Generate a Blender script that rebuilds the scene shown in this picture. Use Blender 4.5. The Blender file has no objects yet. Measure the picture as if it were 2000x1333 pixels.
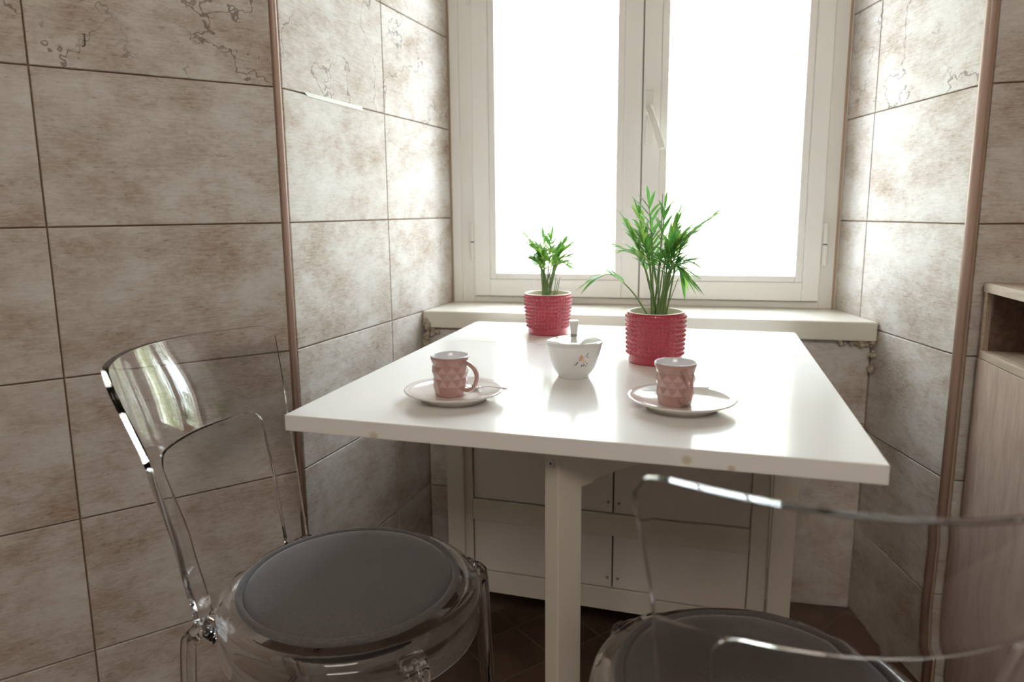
import bpy, bmesh, math, random
from mathutils import Vector, Matrix
random.seed(7)
S = bpy.context.scene
COL = S.collection
PI = math.pi
R = math.radians

# ------------------------------------------------------------------ camera
YAW, PITCH, ROLL = R(14.2274), R(9.2353), R(-0.7001)
fwd = Vector((-math.sin(YAW) * math.cos(PITCH), math.cos(YAW) * math.cos(PITCH), -math.sin(PITCH)))
rgt = Vector((math.cos(YAW), math.sin(YAW), 0))
upv = rgt.cross(fwd)
r2 = rgt * math.cos(ROLL) + upv * math.sin(ROLL)
u2 = upv * math.cos(ROLL) - rgt * math.sin(ROLL)
cam = bpy.data.cameras.new('camera')
co = bpy.data.objects.new('camera', cam)
COL.objects.link(co)
m = Matrix((r2, u2, -fwd)).transposed().to_4x4()
m.translation = Vector((.5471, -.8823, 1.0332))
co.matrix_world = m
cam.sensor_width = 36
cam.lens = 1350.887 / 2000 * 36
cam.shift_x = 33.4 / 2000
cam.shift_y = -33.3 / 2000
cam.clip_start = 0.02
cam.dof.use_dof = True
cam.dof.focus_distance = 1.3
cam.dof.aperture_fstop = 3.2
S.camera = co

# ------------------------------------------------------------------ light
W = bpy.data.worlds.new('sky')
S.world = W
W.use_nodes = True
bg = W.node_tree.nodes['Background']
bg.inputs[0].default_value = (0.83, 0.915, 1.0, 1)
bg.inputs[1].default_value = 20.5
sun = bpy.data.lights.new('sun', 'SUN')
sun.energy = 20
sun.angle = R(0.6)
sun.color = (1, .94, .84)
so = bpy.data.objects.new('sun', sun)
COL.objects.link(so)
so.rotation_euler = (R(40), 0, R(-25))        # high above the roof, shining away from the house
por = bpy.data.lights.new('window_portal', 'AREA')
por.shape = 'RECTANGLE'
por.size, por.size_y = 1.05, 1.26
por.cycles.is_portal = True
po = bpy.data.objects.new('window_portal', por)
COL.objects.link(po)
po.location = (.4495, 1.27, 1.385)
po.rotation_euler = (R(-90), 0, 0)
lamp = bpy.data.lights.new('room_light', 'AREA')  # the rest of the kitchen's light, high behind the photographer
lamp.shape = 'RECTANGLE'
lamp.size, lamp.size_y = 1.2, .9
lamp.energy = 35
lamp.color = (1, .89, .78)
lo = bpy.data.objects.new('room_light', lamp)
COL.objects.link(lo)
lo.location = (.75, -2.2, 2.55)
lo.rotation_euler = (R(44), 0, R(0))

S.view_settings.view_transform = 'Standard'
S.view_settings.look = 'None'
S.view_settings.exposure = 0.0
S.view_settings.gamma = 1.0
S.view_settings.use_curve_mapping = False
S.cycles.use_denoising = True
S.cycles.max_bounces = 14
S.cycles.diffuse_bounces = 6
S.cycles.glossy_bounces = 6
S.cycles.transmission_bounces = 12
S.cycles.transparent_max_bounces = 16
S.cycles.sample_clamp_indirect = 30


# ------------------------------------------------------------------ materials
def newmat(name):
    m = bpy.data.materials.new(name)
    m.use_nodes = True
    nt = m.node_tree
    return m, nt, nt.nodes['Principled BSDF']


def N(nt, t, **kw):
    n = nt.nodes.new(t)
    for k, v in kw.items():
        if k == 'inp':
            for a, b in v.items():
                n.inputs[a].default_value = b
        else:
            setattr(n, k, v)
    return n


def plain(name, col, rough=.5, bump=0, bscale=40, spec=.5, coat=0, var=0, vscale=6, metal=0, sss=0):
    m, nt, p = newmat(name)
    p.inputs['Base Color'].default_value = (*col, 1)
    p.inputs['Roughness'].default_value = rough
    p.inputs['Specular IOR Level'].default_value = spec
    p.inputs['Coat Weight'].default_value = coat
    p.inputs['Metallic'].default_value = metal
    if sss:
        p.inputs['Subsurface Weight'].default_value = sss
        p.inputs['Subsurface Scale'].default_value = .01
    tc = N(nt, 'ShaderNodeTexCoord')
    if var:
        n = N(nt, 'ShaderNodeTexNoise', inp={'Scale': vscale, 'Detail': 5})
        nt.links.new(tc.outputs['Object'], n.inputs['Vector'])
        mx = N(nt, 'ShaderNodeMix', data_type='RGBA')
        mx.inputs[6].default_value = (*[c * (1 - var) for c in col], 1)
        mx.inputs[7].default_value = (*[min(1, c * (1 + var * .6)) for c in col], 1)
        nt.links.new(n.outputs[0], mx.inputs[0])
        nt.links.new(mx.outputs[2], p.inputs['Base Color'])
    if bump:
        n = N(nt, 'ShaderNodeTexNoise', inp={'Scale': bscale, 'Detail': 4})
        nt.links.new(tc.outputs['Object'], n.inputs['Vector'])
        b = N(nt, 'ShaderNodeBump', inp={'Strength': bump, 'Distance': .002})
        nt.links.new(n.outputs[0], b.inputs['Height'])
        nt.links.new(b.outputs[0], p.inputs['Normal'])
    return m


def ramp(nt, stops):
    r = N(nt, 'ShaderNodeValToRGB')
    e = r.color_ramp.elements
    while len(e) < len(stops):
        e.new(.5)
    for x, (pos, c) in zip(e, stops):
        x.position = pos
        x.color = (*c, 1) if len(c) == 3 else c
    return r


def tile_mat(name, printed=False, light=(.775, .76, .735), brown=(.36, .255, .175)):
    m, nt, p = newmat(name)
    L = nt.links.new
    tc = N(nt, 'ShaderNodeTexCoord')
    oi = N(nt, 'ShaderNodeObjectInfo')
    ml = N(nt, 'ShaderNodeVectorMath', operation='SCALE')
    cb = N(nt, 'ShaderNodeCombineXYZ')
    mm = N(nt, 'ShaderNodeMath', operation='MULTIPLY', inp={1: 37.7})
    L(oi.outputs['Random'], mm.inputs[0])
    L(mm.outputs[0], cb.inputs[0])
    L(mm.outputs[0], cb.inputs[2])
    add = N(nt, 'ShaderNodeVectorMath', operation='ADD')
    L(tc.outputs['Object'], add.inputs[0])
    L(cb.outputs[0], add.inputs[1])

    def noise(scale, sx, sz, detail, rough=.6, dist=0):
        mp = N(nt, 'ShaderNodeMapping')
        mp.inputs['Scale'].default_value = (sx, 1, sz)
        L(add.outputs[0], mp.inputs[0])
        n = N(nt, 'ShaderNodeTexNoise', inp={'Scale': scale, 'Detail': detail, 'Roughness': rough, 'Distortion': dist})
        L(mp.outputs[0], n.inputs['Vector'])
        return n.outputs[0]
    big = noise(7, .75, 1.25, 5, .6, .2)
    mid = noise(24, .8, 1.3, 10, .82, .1)
    fine = noise(110, .32, 2.2, 8, .85)
    speck = noise(95, .5, 1.5, 6, .75)
    a1 = N(nt, 'ShaderNodeMath', operation='MULTIPLY_ADD', inp={1: .55})
    L(mid, a1.inputs[0]); 
    a2 = N(nt, 'ShaderNodeMath', operation='MULTIPLY', inp={1: .75}); L(big, a2.inputs[0]); L(a2.outputs[0], a1.inputs[2])
    a3 = N(nt, 'ShaderNodeMath', operation='MULTIPLY_ADD', inp={1: .30}); L(fine, a3.inputs[0]); L(a1.outputs[0], a3.inputs[2])
    r = ramp(nt, [(.60, (0, 0, 0)), (.77, (.32, .32, .32)), (.90, (.68, .68, .68)), (1.0, (.95, .95, .95))])
    L(a3.outputs[0], r.inputs[0])
    mx = N(nt, 'ShaderNodeMix', data_type='RGBA')
    mx.inputs[6].default_value = (*light, 1)
    mx.inputs[7].default_value = (*brown, 1)
    L(r.outputs[0], mx.inputs[0])
    # dark specks and short grain dashes inside the stained areas
    sp = ramp(nt, [(.55, (0, 0, 0)), (.64, (1, 1, 1))])
    L(speck, sp.inputs[0])
    sm = N(nt, 'ShaderNodeMath', operation='MULTIPLY'); L(sp.outputs[0], sm.inputs[0]); L(r.outputs[0], sm.inputs[1])
    s2 = N(nt, 'ShaderNodeMath', operation='MULTIPLY', inp={1: .85}); L(sm.outputs[0], s2.inputs[0])
    mx2 = N(nt, 'ShaderNodeMix', data_type='RGBA')
    mx2.inputs[7].default_value = (brown[0] * .5, brown[1] * .5, brown[2] * .5, 1)
    L(s2.outputs[0], mx2.inputs[0]); L(mx.outputs[2], mx2.inputs[6])
    ln = noise(70, .07, 3.5, 5, .8, .1)
    lr = ramp(nt, [(.56, (0, 0, 0)), (.66, (1, 1, 1))]); L(ln, lr.inputs[0])
    lr2 = N(nt, 'ShaderNodeMath', operation='MULTIPLY', inp={1: .30}); L(lr.outputs[0], lr2.inputs[0])
    mxl = N(nt, 'ShaderNodeMix', data_type='RGBA'); mxl.inputs[7].default_value = (brown[0], brown[1], brown[2], 1)
    L(lr2.outputs[0], mxl.inputs[0]); L(mx2.outputs[2], mxl.inputs[6]); mx2 = mxl
    # pale grey-white washed streaks
    ws = ramp(nt, [(.42, (1, 1, 1)), (.52, (0, 0, 0))]); L(fine, ws.inputs[0])
    w2 = N(nt, 'ShaderNodeMath', operation='MULTIPLY', inp={1: .22}); L(ws.outputs[0], w2.inputs[0])
    mx3 = N(nt, 'ShaderNodeMix', data_type='RGBA')
    mx3.inputs[7].default_value = (.82, .81, .80, 1)
    L(w2.outputs[0], mx3.inputs[0]); L(mx2.outputs[2], mx3.inputs[6])
    out = mx3.outputs[2]
    if printed:
        # printed old-map coast lines: thin iso-lines of a noise, kept in patches
        def iso(scale, width, off):
            mp = N(nt, 'ShaderNodeMapping'); mp.inputs['Location'].default_value = (off, 0, off * .7)
            L(add.outputs[0], mp.inputs[0])
            n = N(nt, 'ShaderNodeTexNoise', inp={'Scale': scale, 'Detail': 5, 'Roughness': .58})
            L(mp.outputs[0], n.inputs['Vector'])
            s = N(nt, 'ShaderNodeMath', operation='SUBTRACT', inp={1: .5}); L(n.outputs[0], s.inputs[0])
            ab = N(nt, 'ShaderNodeMath', operation='ABSOLUTE'); L(s.outputs[0], ab.inputs[0])
            lt = N(nt, 'ShaderNodeMath', operation='LESS_THAN', inp={1: width}); L(ab.outputs[0], lt.inputs[0])
            return lt.outputs[0]
        i1 = iso(4.5, .0048, 3.1)
        msk = ramp(nt, [(.40, (0, 0, 0)), (.50, (1, 1, 1))]); L(noise(6, 1, 1, 2), msk.inputs[0])
        k = N(nt, 'ShaderNodeMath', operation='MULTIPLY'); L(i1, k.inputs[0]); L(msk.outputs[0], k.inputs[1])
        k2 = N(nt, 'ShaderNodeMath', operation='MULTIPLY', inp={1: .62}); L(k.outputs[0], k2.inputs[0])
        mx4 = N(nt, 'ShaderNodeMix', data_type='RGBA'); mx4.inputs[7].default_value = (.13, .09, .07, 1)
        L(k2.outputs[0], mx4.inputs[0]); L(out, mx4.inputs[6]); out = mx4.outputs[2]
    L(out, p.inputs['Base Color'])
    p.inputs['Roughness'].default_value = .55
    p.inputs['Specular IOR Level'].default_value = .28
    b = N(nt, 'ShaderNodeBump', inp={'Strength': .35, 'Distance': .0012})
    L(a3.outputs[0], b.inputs['Height'])
    L(b.outputs[0], p.inputs['Normal'])
    return m


def wood_mat(name, c1, c2, rough=.5, axis='z'):
    m, nt, p = newmat(name)
    L = nt.links.new
    tc = N(nt, 'ShaderNodeTexCoord')
    mp = N(nt, 'ShaderNodeMapping')
    mp.inputs['Scale'].default_value = {'z': (9, 9, 1.3), 'x': (.9, 14, 14), 'y': (14, .9, 14)}[axis]
    L(tc.outputs['Object'], mp.inputs[0])
    n = N(nt, 'ShaderNodeTexNoise', inp={'Scale': 5, 'Detail': 8, 'Roughness': .65, 'Distortion': .6}); L(mp.outputs[0], n.inputs['Vector'])
    mp2 = N(nt, 'ShaderNodeMapping'); mp2.inputs['Scale'].default_value = {'z': (60, 60, 5), 'x': (5, 60, 60), 'y': (60, 5, 60)}[axis]
    L(tc.outputs['Object'], mp2.inputs[0])
    n2 = N(nt, 'ShaderNodeTexNoise', inp={'Scale': 5, 'Detail': 4}); L(mp2.outputs[0], n2.inputs['Vector'])
    ad = N(nt, 'ShaderNodeMath', operation='MULTIPLY_ADD', inp={1: .35}); L(n2.outputs[0], ad.inputs[0]); L(n.outputs[0], ad.inputs[2])
    r = ramp(nt, [(.50, c1), (.68, tuple((a + b) / 2 for a, b in zip(c1, c2))), (.86, c2)])
    L(ad.outputs[0], r.inputs[0]); L(r.outputs[0], p.inputs['Base Color'])
    b = N(nt, 'ShaderNodeBump', inp={'Strength': .25, 'Distance': .001}); L(ad.outputs[0], b.inputs['Height']); L(b.outputs[0], p.inputs['Normal'])
    p.inputs['Roughness'].default_value = rough
    return m


M = {}
M['tile'] = tile_mat('washed_tile')
M['tile_map'] = tile_mat('washed_tile_printed', True)
M['grout'] = plain('grout', (.47, .345, .25), .9, .3)
M['trim'] = plain('tile_trim', (.56, .41, .34), .32)
M['plaster'] = plain('plaster', (.58, .54, .49), .8, .2)
M['frame'] = plain('painted_frame', (.86, .85, .815), .35, .1, 30, var=.04, vscale=4)
M['bead'] = plain('painted_bead', (.86, .85, .82), .3)
M['seal'] = plain('rubber_seal', (.12, .12, .11), .6)
M['hinge'] = plain('hinge_white', (.78, .77, .72), .3)
M['sill'] = plain('sill_stone', (.80, .77, .68), .28, .1, 25, var=.06, vscale=9)
M['mortar'] = plain('mortar', (.52, .45, .36), .9, .6, 60, var=.3, vscale=50)
M['white'] = plain('white_lacquer', (.90, .895, .875), .16, spec=.5, var=.012, vscale=3)
M['white_edge'] = plain('white_frame_paint', (.74, .70, .62), .42, .12, 25, var=.05, vscale=10)
M['drawer'] = plain('white_drawer', (.76, .72, .68), .45, var=.03)
M['peg'] = plain('grey_peg', (.30, .27, .25), .5)
M['steel'] = plain('steel', (.62, .61, .60), .28, metal=1)
M['dark'] = plain('dark_recess', (.03, .025, .02), .8)
M['spoon'] = plain('satin_steel', (.80, .77, .75), .22, metal=1)
M['pot'] = plain('crimson_glaze', (.50, .055, .085), .13, coat=.6, var=.18, vscale=30)
M['pot_in'] = plain('cream_glaze', (.78, .72, .62), .25)
M['soil'] = plain('soil', (.10, .06, .035), .95, 1, 120, var=.5, vscale=90)
M['china'] = plain('white_china', (.82, .82, .80), .08, coat=.4)
M['saucer'] = plain('blush_saucer', (.78, .735, .70), .12, coat=.4)
M['cup'] = plain('dusky_pink_glaze', (.50, .295, .265), .16, coat=.5, var=.10, vscale=60)
M['cup_pale'] = plain('pale_pink_glaze', (.60, .40, .37), .14, coat=.5)
M['cup_in'] = plain('cup_lining', (.78, .79, .82), .12)
M['petal'] = plain('petal_print', (.72, .38, .24), .2)
M['petal2'] = plain('petal_print_pale', (.80, .58, .46), .2)
M['leafprint'] = plain('leaf_print', (.22, .27, .32), .2)
M['ring'] = plain('knob_ring', (.45, .44, .43), .2, metal=.6)
M['ink'] = plain('printed_ink', (.10, .07, .055), .6)
M['tape'] = plain('clear_tape', (.80, .785, .76), .5)
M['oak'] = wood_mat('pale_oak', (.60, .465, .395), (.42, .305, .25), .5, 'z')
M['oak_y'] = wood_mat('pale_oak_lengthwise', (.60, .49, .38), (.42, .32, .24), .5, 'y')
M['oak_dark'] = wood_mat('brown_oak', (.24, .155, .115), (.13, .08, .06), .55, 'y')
M['shutter'] = plain('pale_shutter', (.7, .72, .7), .5)


def floor_mat():
    m, nt, p = newmat('brown_floor_tile')
    L = nt.links.new
    tc = N(nt, 'ShaderNodeTexCoord')
    n = N(nt, 'ShaderNodeTexNoise', inp={'Scale': 9, 'Detail': 7, 'Roughness': .65}); L(tc.outputs['Object'], n.inputs['Vector'])
    r = ramp(nt, [(.35, (.085, .05, .034)), (.55, (.125, .075, .05)), (.75, (.17, .11, .075))])
    L(n.outputs[0], r.inputs[0]); L(r.outputs[0], p.inputs['Base Color'])
    p.inputs['Roughness'].default_value = .45
    b = N(nt, 'ShaderNodeBump', inp={'Strength': .3, 'Distance': .002}); L(n.outputs[0], b.inputs['Height']); L(b.outputs[0], p.inputs['Normal'])
    return m


M['floor'] = floor_mat()
M['floor_grout'] = plain('floor_grout', (.20, .15, .11), .9)


def fabric_mat(name, col):
    m, nt, p = newmat(name)
    L = nt.links.new
    tc = N(nt, 'ShaderNodeTexCoord')
    mp = N(nt, 'ShaderNodeMapping'); mp.inputs['Scale'].default_value = (260, 900, 260); L(tc.outputs['Object'], mp.inputs[0])
    n = N(nt, 'ShaderNodeTexNoise', inp={'Scale': 1, 'Detail': 3}); L(mp.outputs[0], n.inputs['Vector'])
    r = ramp(nt, [(.3, tuple(c * .72 for c in col)), (.7, tuple(c * 1.25 for c in col))])
    L(n.outputs[0], r.inputs[0]); L(r.outputs[0], p.inputs['Base Color'])
    p.inputs['Roughness'].default_value = .95
    p.inputs['Sheen Weight'].default_value = .35
    p.inputs['Sheen Roughness'].default_value = .5
    n3 = N(nt, 'ShaderNodeTexNoise', inp={'Scale': 9, 'Detail': 2}); L(tc.outputs['Object'], n3.inputs['Vector'])
    b0 = N(nt, 'ShaderNodeBump', inp={'Strength': .5, 'Distance': .006}); L(n3.outputs[0], b0.inputs['Height'])
    b = N(nt, 'ShaderNodeBump', inp={'Strength': .3, 'Distance': .001}); L(n.outputs[0], b.inputs['Height'])
    L(b0.outputs[0], b.inputs['Normal']); L(b.outputs[0], p.inputs['Normal'])
    return m


M['fabric'] = fabric_mat('grey_fabric', (.135, .13, .132))
M['fabric_brown'] = fabric_mat('charcoal_fabric', (.125, .115, .118))


def clear_mat():
    m, nt, p = newmat('clear_polycarbonate')
    p.inputs['Base Color'].default_value = (.965, .955, .965, 1)
    p.inputs['Transmission Weight'].default_value = 1
    p.inputs['Roughness'].default_value = .015
    p.inputs['IOR'].default_value = 1.49
    return m


M['clear'] = clear_mat()


def pane_mat():
    m = bpy.data.materials.new('window_glass')
    m.use_nodes = True
    nt = m.node_tree
    nt.nodes.clear()
    o = N(nt, 'ShaderNodeOutputMaterial')
    t = N(nt, 'ShaderNodeBsdfTransparent'); t.inputs[0].default_value = (.96, .975, .97, 1)
    g = N(nt, 'ShaderNodeBsdfGlossy', inp={'Roughness': .02})
    f = N(nt, 'ShaderNodeFresnel', inp={'IOR': 1.45})
    # the pane is a thin box crossed without bending: use the outside index on both of its faces
    ge = N(nt, 'ShaderNodeNewGeometry')
    ior = N(nt, 'ShaderNodeMapRange', inp={'To Min': 1.45, 'To Max': 1 / 1.45})
    nt.links.new(ge.outputs['Backfacing'], ior.inputs[0])
    nt.links.new(ior.outputs[0], f.inputs['IOR'])
    mx = N(nt, 'ShaderNodeMixShader')
    nt.links.new(f.outputs[0], mx.inputs[0]); nt.links.new(t.outputs[0], mx.inputs[1]); nt.links.new(g.outputs[0], mx.inputs[2])
    nt.links.new(mx.outputs[0], o.inputs[0])
    return m


M['pane'] = pane_mat()


def leaf_mat(name, c1, c2, trans=.35, rough=.4):
    m, nt, p = newmat(name)
    L = nt.links.new
    tc = N(nt, 'ShaderNodeTexCoord')
    n = N(nt, 'ShaderNodeTexNoise', inp={'Scale': 22, 'Detail': 2}); L(tc.outputs['Object'], n.inputs['Vector'])
    r = ramp(nt, [(.35, c1), (.65, c2)]); L(n.outputs[0], r.inputs[0])
    L(r.outputs[0], p.inputs['Base Color'])
    p.inputs['Roughness'].default_value = rough
    tr = N(nt, 'ShaderNodeBsdfTranslucent'); L(r.outputs[0], tr.inputs[0])
    mx = N(nt, 'ShaderNodeMixShader', inp={0: trans})
    L(p.outputs[0], mx.inputs[1]); L(tr.outputs[0], mx.inputs[2])
    L(mx.outputs[0], nt.nodes['Material Output'].inputs[0])
    return m


M['leaf'] = leaf_mat('palm_leaf', (.09, .30, .06), (.19, .44, .10), .55)
M['leaf_b'] = leaf_mat('palm_leaf_light', (.24, .48, .08), (.40, .60, .14), .6)
M['stem'] = leaf_mat('palm_stem', (.13, .24, .08), (.24, .36, .13), .1)
M['hedge'] = leaf_mat('garden_leaf', (.32, .38, .20), (.50, .54, .34), .4, .5)
M['ground'] = plain('garden_ground', (.46, .44, .41), .9, .3, 5, var=.2, vscale=2)
M['bars'] = plain('white_bars', (.86, .86, .84), .4)


# ------------------------------------------------------------------ mesh helpers
def link(name, me, mat=None, parent=None, smooth=False, loc=None, rot=None):
    if mat:
        if isinstance(mat, (list, tuple)):
            for k in mat:
                me.materials.append(k)
        elif not me.materials:
            me.materials.append(mat)
    o = bpy.data.objects.new(name, me)
    COL.objects.link(o)
    if parent is not None:
        o.parent = parent
    if loc is not None:
        o.location = loc
    if rot is not None:
        o.rotation_euler = rot
    if smooth:
        for p in me.polygons:
            p.use_smooth = True
    return o


def finish(bm, name):
    bmesh.ops.recalc_face_normals(bm, faces=bm.faces)
    me = bpy.data.meshes.new(name)
    bm.to_mesh(me)
    bm.free()
    return me


def bm_box(bm, x0, x1, y0, y1, z0, z1, mi=0):
    v = [bm.verts.new((x, y, z)) for z in (z0, z1) for y in (y0, y1) for x in (x0, x1)]
    for f in ((0, 1, 3, 2), (4, 5, 7, 6), (0, 1, 5, 4), (2, 3, 7, 6), (0, 2, 6, 4), (1, 3, 7, 5)):
        bm.faces.new([v[i] for i in f]).material_index = mi
    return v


def bevel_mod(o, w, seg=2):
    b = o.modifiers.new('bevel', 'BEVEL')
    b.width = w
    b.segments = seg
    b.limit_method = 'ANGLE'
    b.angle_limit = R(40)
    return o


def box(name, x0, x1, y0, y1, z0, z1, mat, parent=None, bev=.0015, seg=2):
    bm = bmesh.new()
    cx, cy, cz = (x0 + x1) / 2, (y0 + y1) / 2, (z0 + z1) / 2
    bm_box(bm, x0 - cx, x1 - cx, y0 - cy, y1 - cy, z0 - cz, z1 - cz)
    o = link(name, finish(bm, name), mat, parent, loc=(cx, cy, cz))
    if bev:
        bevel_mod(o, bev, seg)
    return o


def boxes(name, lst, mat, parent=None, bev=.0015):
    bm = bmesh.new()
    for b in lst:
        bm_box(bm, *b)
    o = link(name, finish(bm, name), mat, parent)
    if bev:
        bevel_mod(o, bev)
    return o


def lathe(name, prof, mat, parent=None, seg=64, loc=(0, 0, 0), close=False, smooth=True, auto=None):
    bm = bmesh.new()
    rings = []
    for r, z in prof:
        if r < 1e-6:
            rings.append([bm.verts.new((0, 0, z))])
        else:
            rings.append([bm.verts.new((r * math.cos(2 * PI * k / seg), r * math.sin(2 * PI * k / seg), z)) for k in range(seg)])
    pairs = list(zip(rings, rings[1:]))
    if close:
        pairs.append((rings[-1], rings[0]))
    for a, b in pairs:
        for k in range(seg):
            k2 = (k + 1) % seg
            if len(a) == 1 and len(b) == 1:
                continue
            if len(a) == 1:
                bm.faces.new((a[0], b[k], b[k2]))
            elif len(b) == 1:
                bm.faces.new((a[k], a[k2], b[0]))
            else:
                bm.faces.new((a[k], a[k2], b[k2], b[k]))
    o = link(name, finish(bm, name), mat, parent, smooth, loc)
    return o


def catmull(pts, n=8):
    out = []
    P = [Vector(p) for p in pts]
    P = [P[0] * 2 - P[1]] + P + [P[-1] * 2 - P[-2]]
    for i in range(1, len(P) - 2):
        a, b, c, d = P[i - 1:i + 3]
        for k in range(n):
            t = k / n
            out.append(.5 * ((2 * b) + (c - a) * t + (2 * a - 5 * b + 4 * c - d) * t * t + (3 * b - a - 3 * c + d) * t ** 3))
    out.append(P[-2].copy())
    return out


def bm_tube(bm, path, rad, seg=8, flat=1.0, side=None, mi=0, square=False):
    """sweep an ellipse (rad wide, rad*flat thick) along a path; side = vector for the wide direction"""
    path = [Vector(p) for p in path]
    rings = []
    n = len(path)
    ref = Vector(side) if side is not None else None
    for i, p in enumerate(path):
        t = (path[min(i + 1, n - 1)] - path[max(i - 1, 0)]).normalized()
        if ref is None:
            ref = t.orthogonal()
        a = (ref - t * ref.dot(t)).normalized()
        if side is None:
            ref = a
        b = t.cross(a)
        r = rad[i] if isinstance(rad, (list, tuple)) else rad
        fl = flat[i] if isinstance(flat, (list, tuple)) else flat
        ring = []
        for k in range(seg):
            th = 2 * PI * (k + .5) / seg
            c, s = math.cos(th), math.sin(th)
            if square:
                e = .45
                c = math.copysign(abs(c) ** e, c)
                s = math.copysign(abs(s) ** e, s)
            ring.append(bm.verts.new(p + a * r * c + b * r * fl * s))
        rings.append(ring)
    for A, B in zip(rings, rings[1:]):
        for k in range(seg):
            f = bm.faces.new((A[k], A[(k + 1) % seg], B[(k + 1) % seg], B[k]))
            f.material_index = mi
            f.smooth = True
    for rr in (rings[0], rings[-1]):
        try:
            bm.faces.new(rr).material_index = mi
        except ValueError:
            pass


def empty(name, loc, rz=0, label=None, cat=None, group=None):
    o = bpy.data.objects.new(name, None)
    COL.objects.link(o)
    o.empty_display_size = .05
    o.location = loc
    o.rotation_euler = (0, 0, rz)
    tag(o, label, cat, group)
    return o


def tag(o, label=None, cat=None, group=None):
    if label:
        o['label'] = label
    if cat:
        o['category'] = cat
    if group:
        o['group'] = group
    return o


def copy_tree(o, parent=None):
    c = o.copy()
    COL.objects.link(c)
    c.parent = parent
    for ch in o.children:
        copy_tree(ch, c)
    return c


# ------------------------------------------------------------------ room shell
LC = Vector((-0.1949, 0.3691, 0))                      # left corner between the 45 degree wall and the reveal
LD = Vector((math.sin(R(6.711)), math.cos(R(6.711)), 0))   # along the left reveal, away from the camera
OD = Vector((-math.sin(R(41.98)), -math.cos(R(41.98)), 0))  # along the left wall, towards the camera
RC = Vector((1.1073, 0.651, 0))
RD = Vector((math.sin(R(-13.5)), math.cos(R(-13.5)), 0))
CEIL = 2.65
YW = 1.1755        # window wall plane (room side)
YU = 0.9567        # wall under the sill
TH = .008         # tile thickness
JT = .0028        # joint width
WIN0, WIN1 = 0.7595, 2.0   # window opening bottom, top


def slab(name, p0, d, length, z0, z1, nrm, thick=.14, mat=None, back=TH - .0012):
    """wall slab whose room face lies a little behind the tile face"""
    bm = bmesh.new()
    n = Vector(nrm)
    v = []
    for z in (z0, z1):
        for off in (-back, -back - thick):
            for u in (0, length):
                v.append(bm.verts.new(p0 + d * u + n * off + Vector((0, 0, z))))
    for f in ((0, 1, 3, 2), (4, 5, 7, 6), (0, 1, 5, 4), (2, 3, 7, 6), (0, 2, 6, 4), (1, 3, 7, 5)):
        bm.faces.new([v[i] for i in f])
    o = link(name, finish(bm, name), mat or M['grout'])
    o['kind'] = 'structure'
    return o


tile_cache = {}


def tile_mesh(w, h, mat):
    key = (round(w, 4), round(h, 4), mat.name)
    if key not in tile_cache:
        bm = bmesh.new()
        b = .0012
        x, z = w / 2, h / 2
        f0 = [bm.verts.new(p) for p in ((-x, -TH, -z), (x, -TH, -z), (x, -TH, z), (-x, -TH, z))]
        f1 = [bm.verts.new(p) for p in ((-x, -b, -z), (x, -b, -z), (x, -b, z), (-x, -b, z))]
        f2 = [bm.verts.new(p) for p in ((-x + b, 0, -z + b), (x - b, 0, -z + b), (x - b, 0, z - b), (-x + b, 0, z - b))]
        for A, B in ((f0, f1), (f1, f2)):
            for k in range(4):
                bm.faces.new((A[k], A[(k + 1) % 4], B[(k + 1) % 4], B[k]))
        bm.faces.new(f2)
        bm.faces.new(f0)
        me = finish(bm, 'tile')
        me.materials.append(mat)
        tile_cache[key] = me
    return tile_cache[key]


def tiles(wall, p0, d, nrm, us, zs, printed=lambda i, j: False):
    """d: unit vector along +u; nrm: towards the room. tile local x = right as seen from the room"""
    n = Vector(nrm)
    X = Vector((0, 0, 1)).cross(n) * -1     # x axis, with z up and y = n  (x = y cross z)
    X = n.cross(Vector((0, 0, 1)))
    mw = Matrix((X, n, Vector((0, 0, 1)))).transposed().to_4x4()
    for i in range(len(us) - 1):
        for j in range(len(zs) - 1):
            w, h = us[i + 1] - us[i] - JT, zs[j + 1] - zs[j] - JT
            if w < .01 or h < .01:
                continue
            me = tile_mesh(w, h, M['tile_map'] if printed(i, j) else M['tile'])
            o = bpy.data.objects.new('tile', me)
            COL.objects.link(o)
            mm = mw.copy()
            jit = (random.random() - .5) * .0005
            mm.translation = p0 + d * ((us[i] + us[i + 1]) / 2) + n * jit + Vector((0, 0, (zs[j] + zs[j + 1]) / 2))
            o.parent = wall
            o.matrix_local = mm


ZL = [0, 0.2368, 0.4966, 0.7564, 1.0162, 1.276, 1.5358, 1.7956, 2.0554, 2.3152, CEIL]
ZR = [0, 0.219, 0.4788, 0.7386, 0.9984, 1.2582, 1.518, 1.7778, 2.0376, 2.2974, CEIL]

# left wall (45 degrees)
nO = Vector((-OD.y, OD.x, 0))
if nO.dot(Vector((.5, -.8, 0)) - LC) < 0:
    nO = -nO
wl = slab('wall_left', LC - OD * .002, OD, 1.45, 0, CEIL, nO)
oj = .4046
tiles(wl, LC, OD, nO, [.010, oj, oj * 2, oj * 3, 1.448], ZL, lambda i, j: j == 5 and i < 2)
# left reveal
nL = Vector((LD.y, -LD.x, 0))
lenL = (YW + .04 - LC.y) / LD.y
wrl = slab('wall_left_reveal', LC, LD, lenL, 0, CEIL, nL)
tiles(wrl, LC, LD, nL, [.009, .4052, lenL - .002], ZL, lambda i, j: j == 5)
# right reveal
nR = Vector((-RD.y, RD.x, 0))
lenR = (YW + .04 - RC.y) / RD.y
wrr = slab('wall_right_reveal', RC, RD, lenR, 0, CEIL, nR)
tiles(wrr, RC, RD, nR, [.009, .3820, lenR - .002], ZR, lambda i, j: j == 5)
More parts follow.
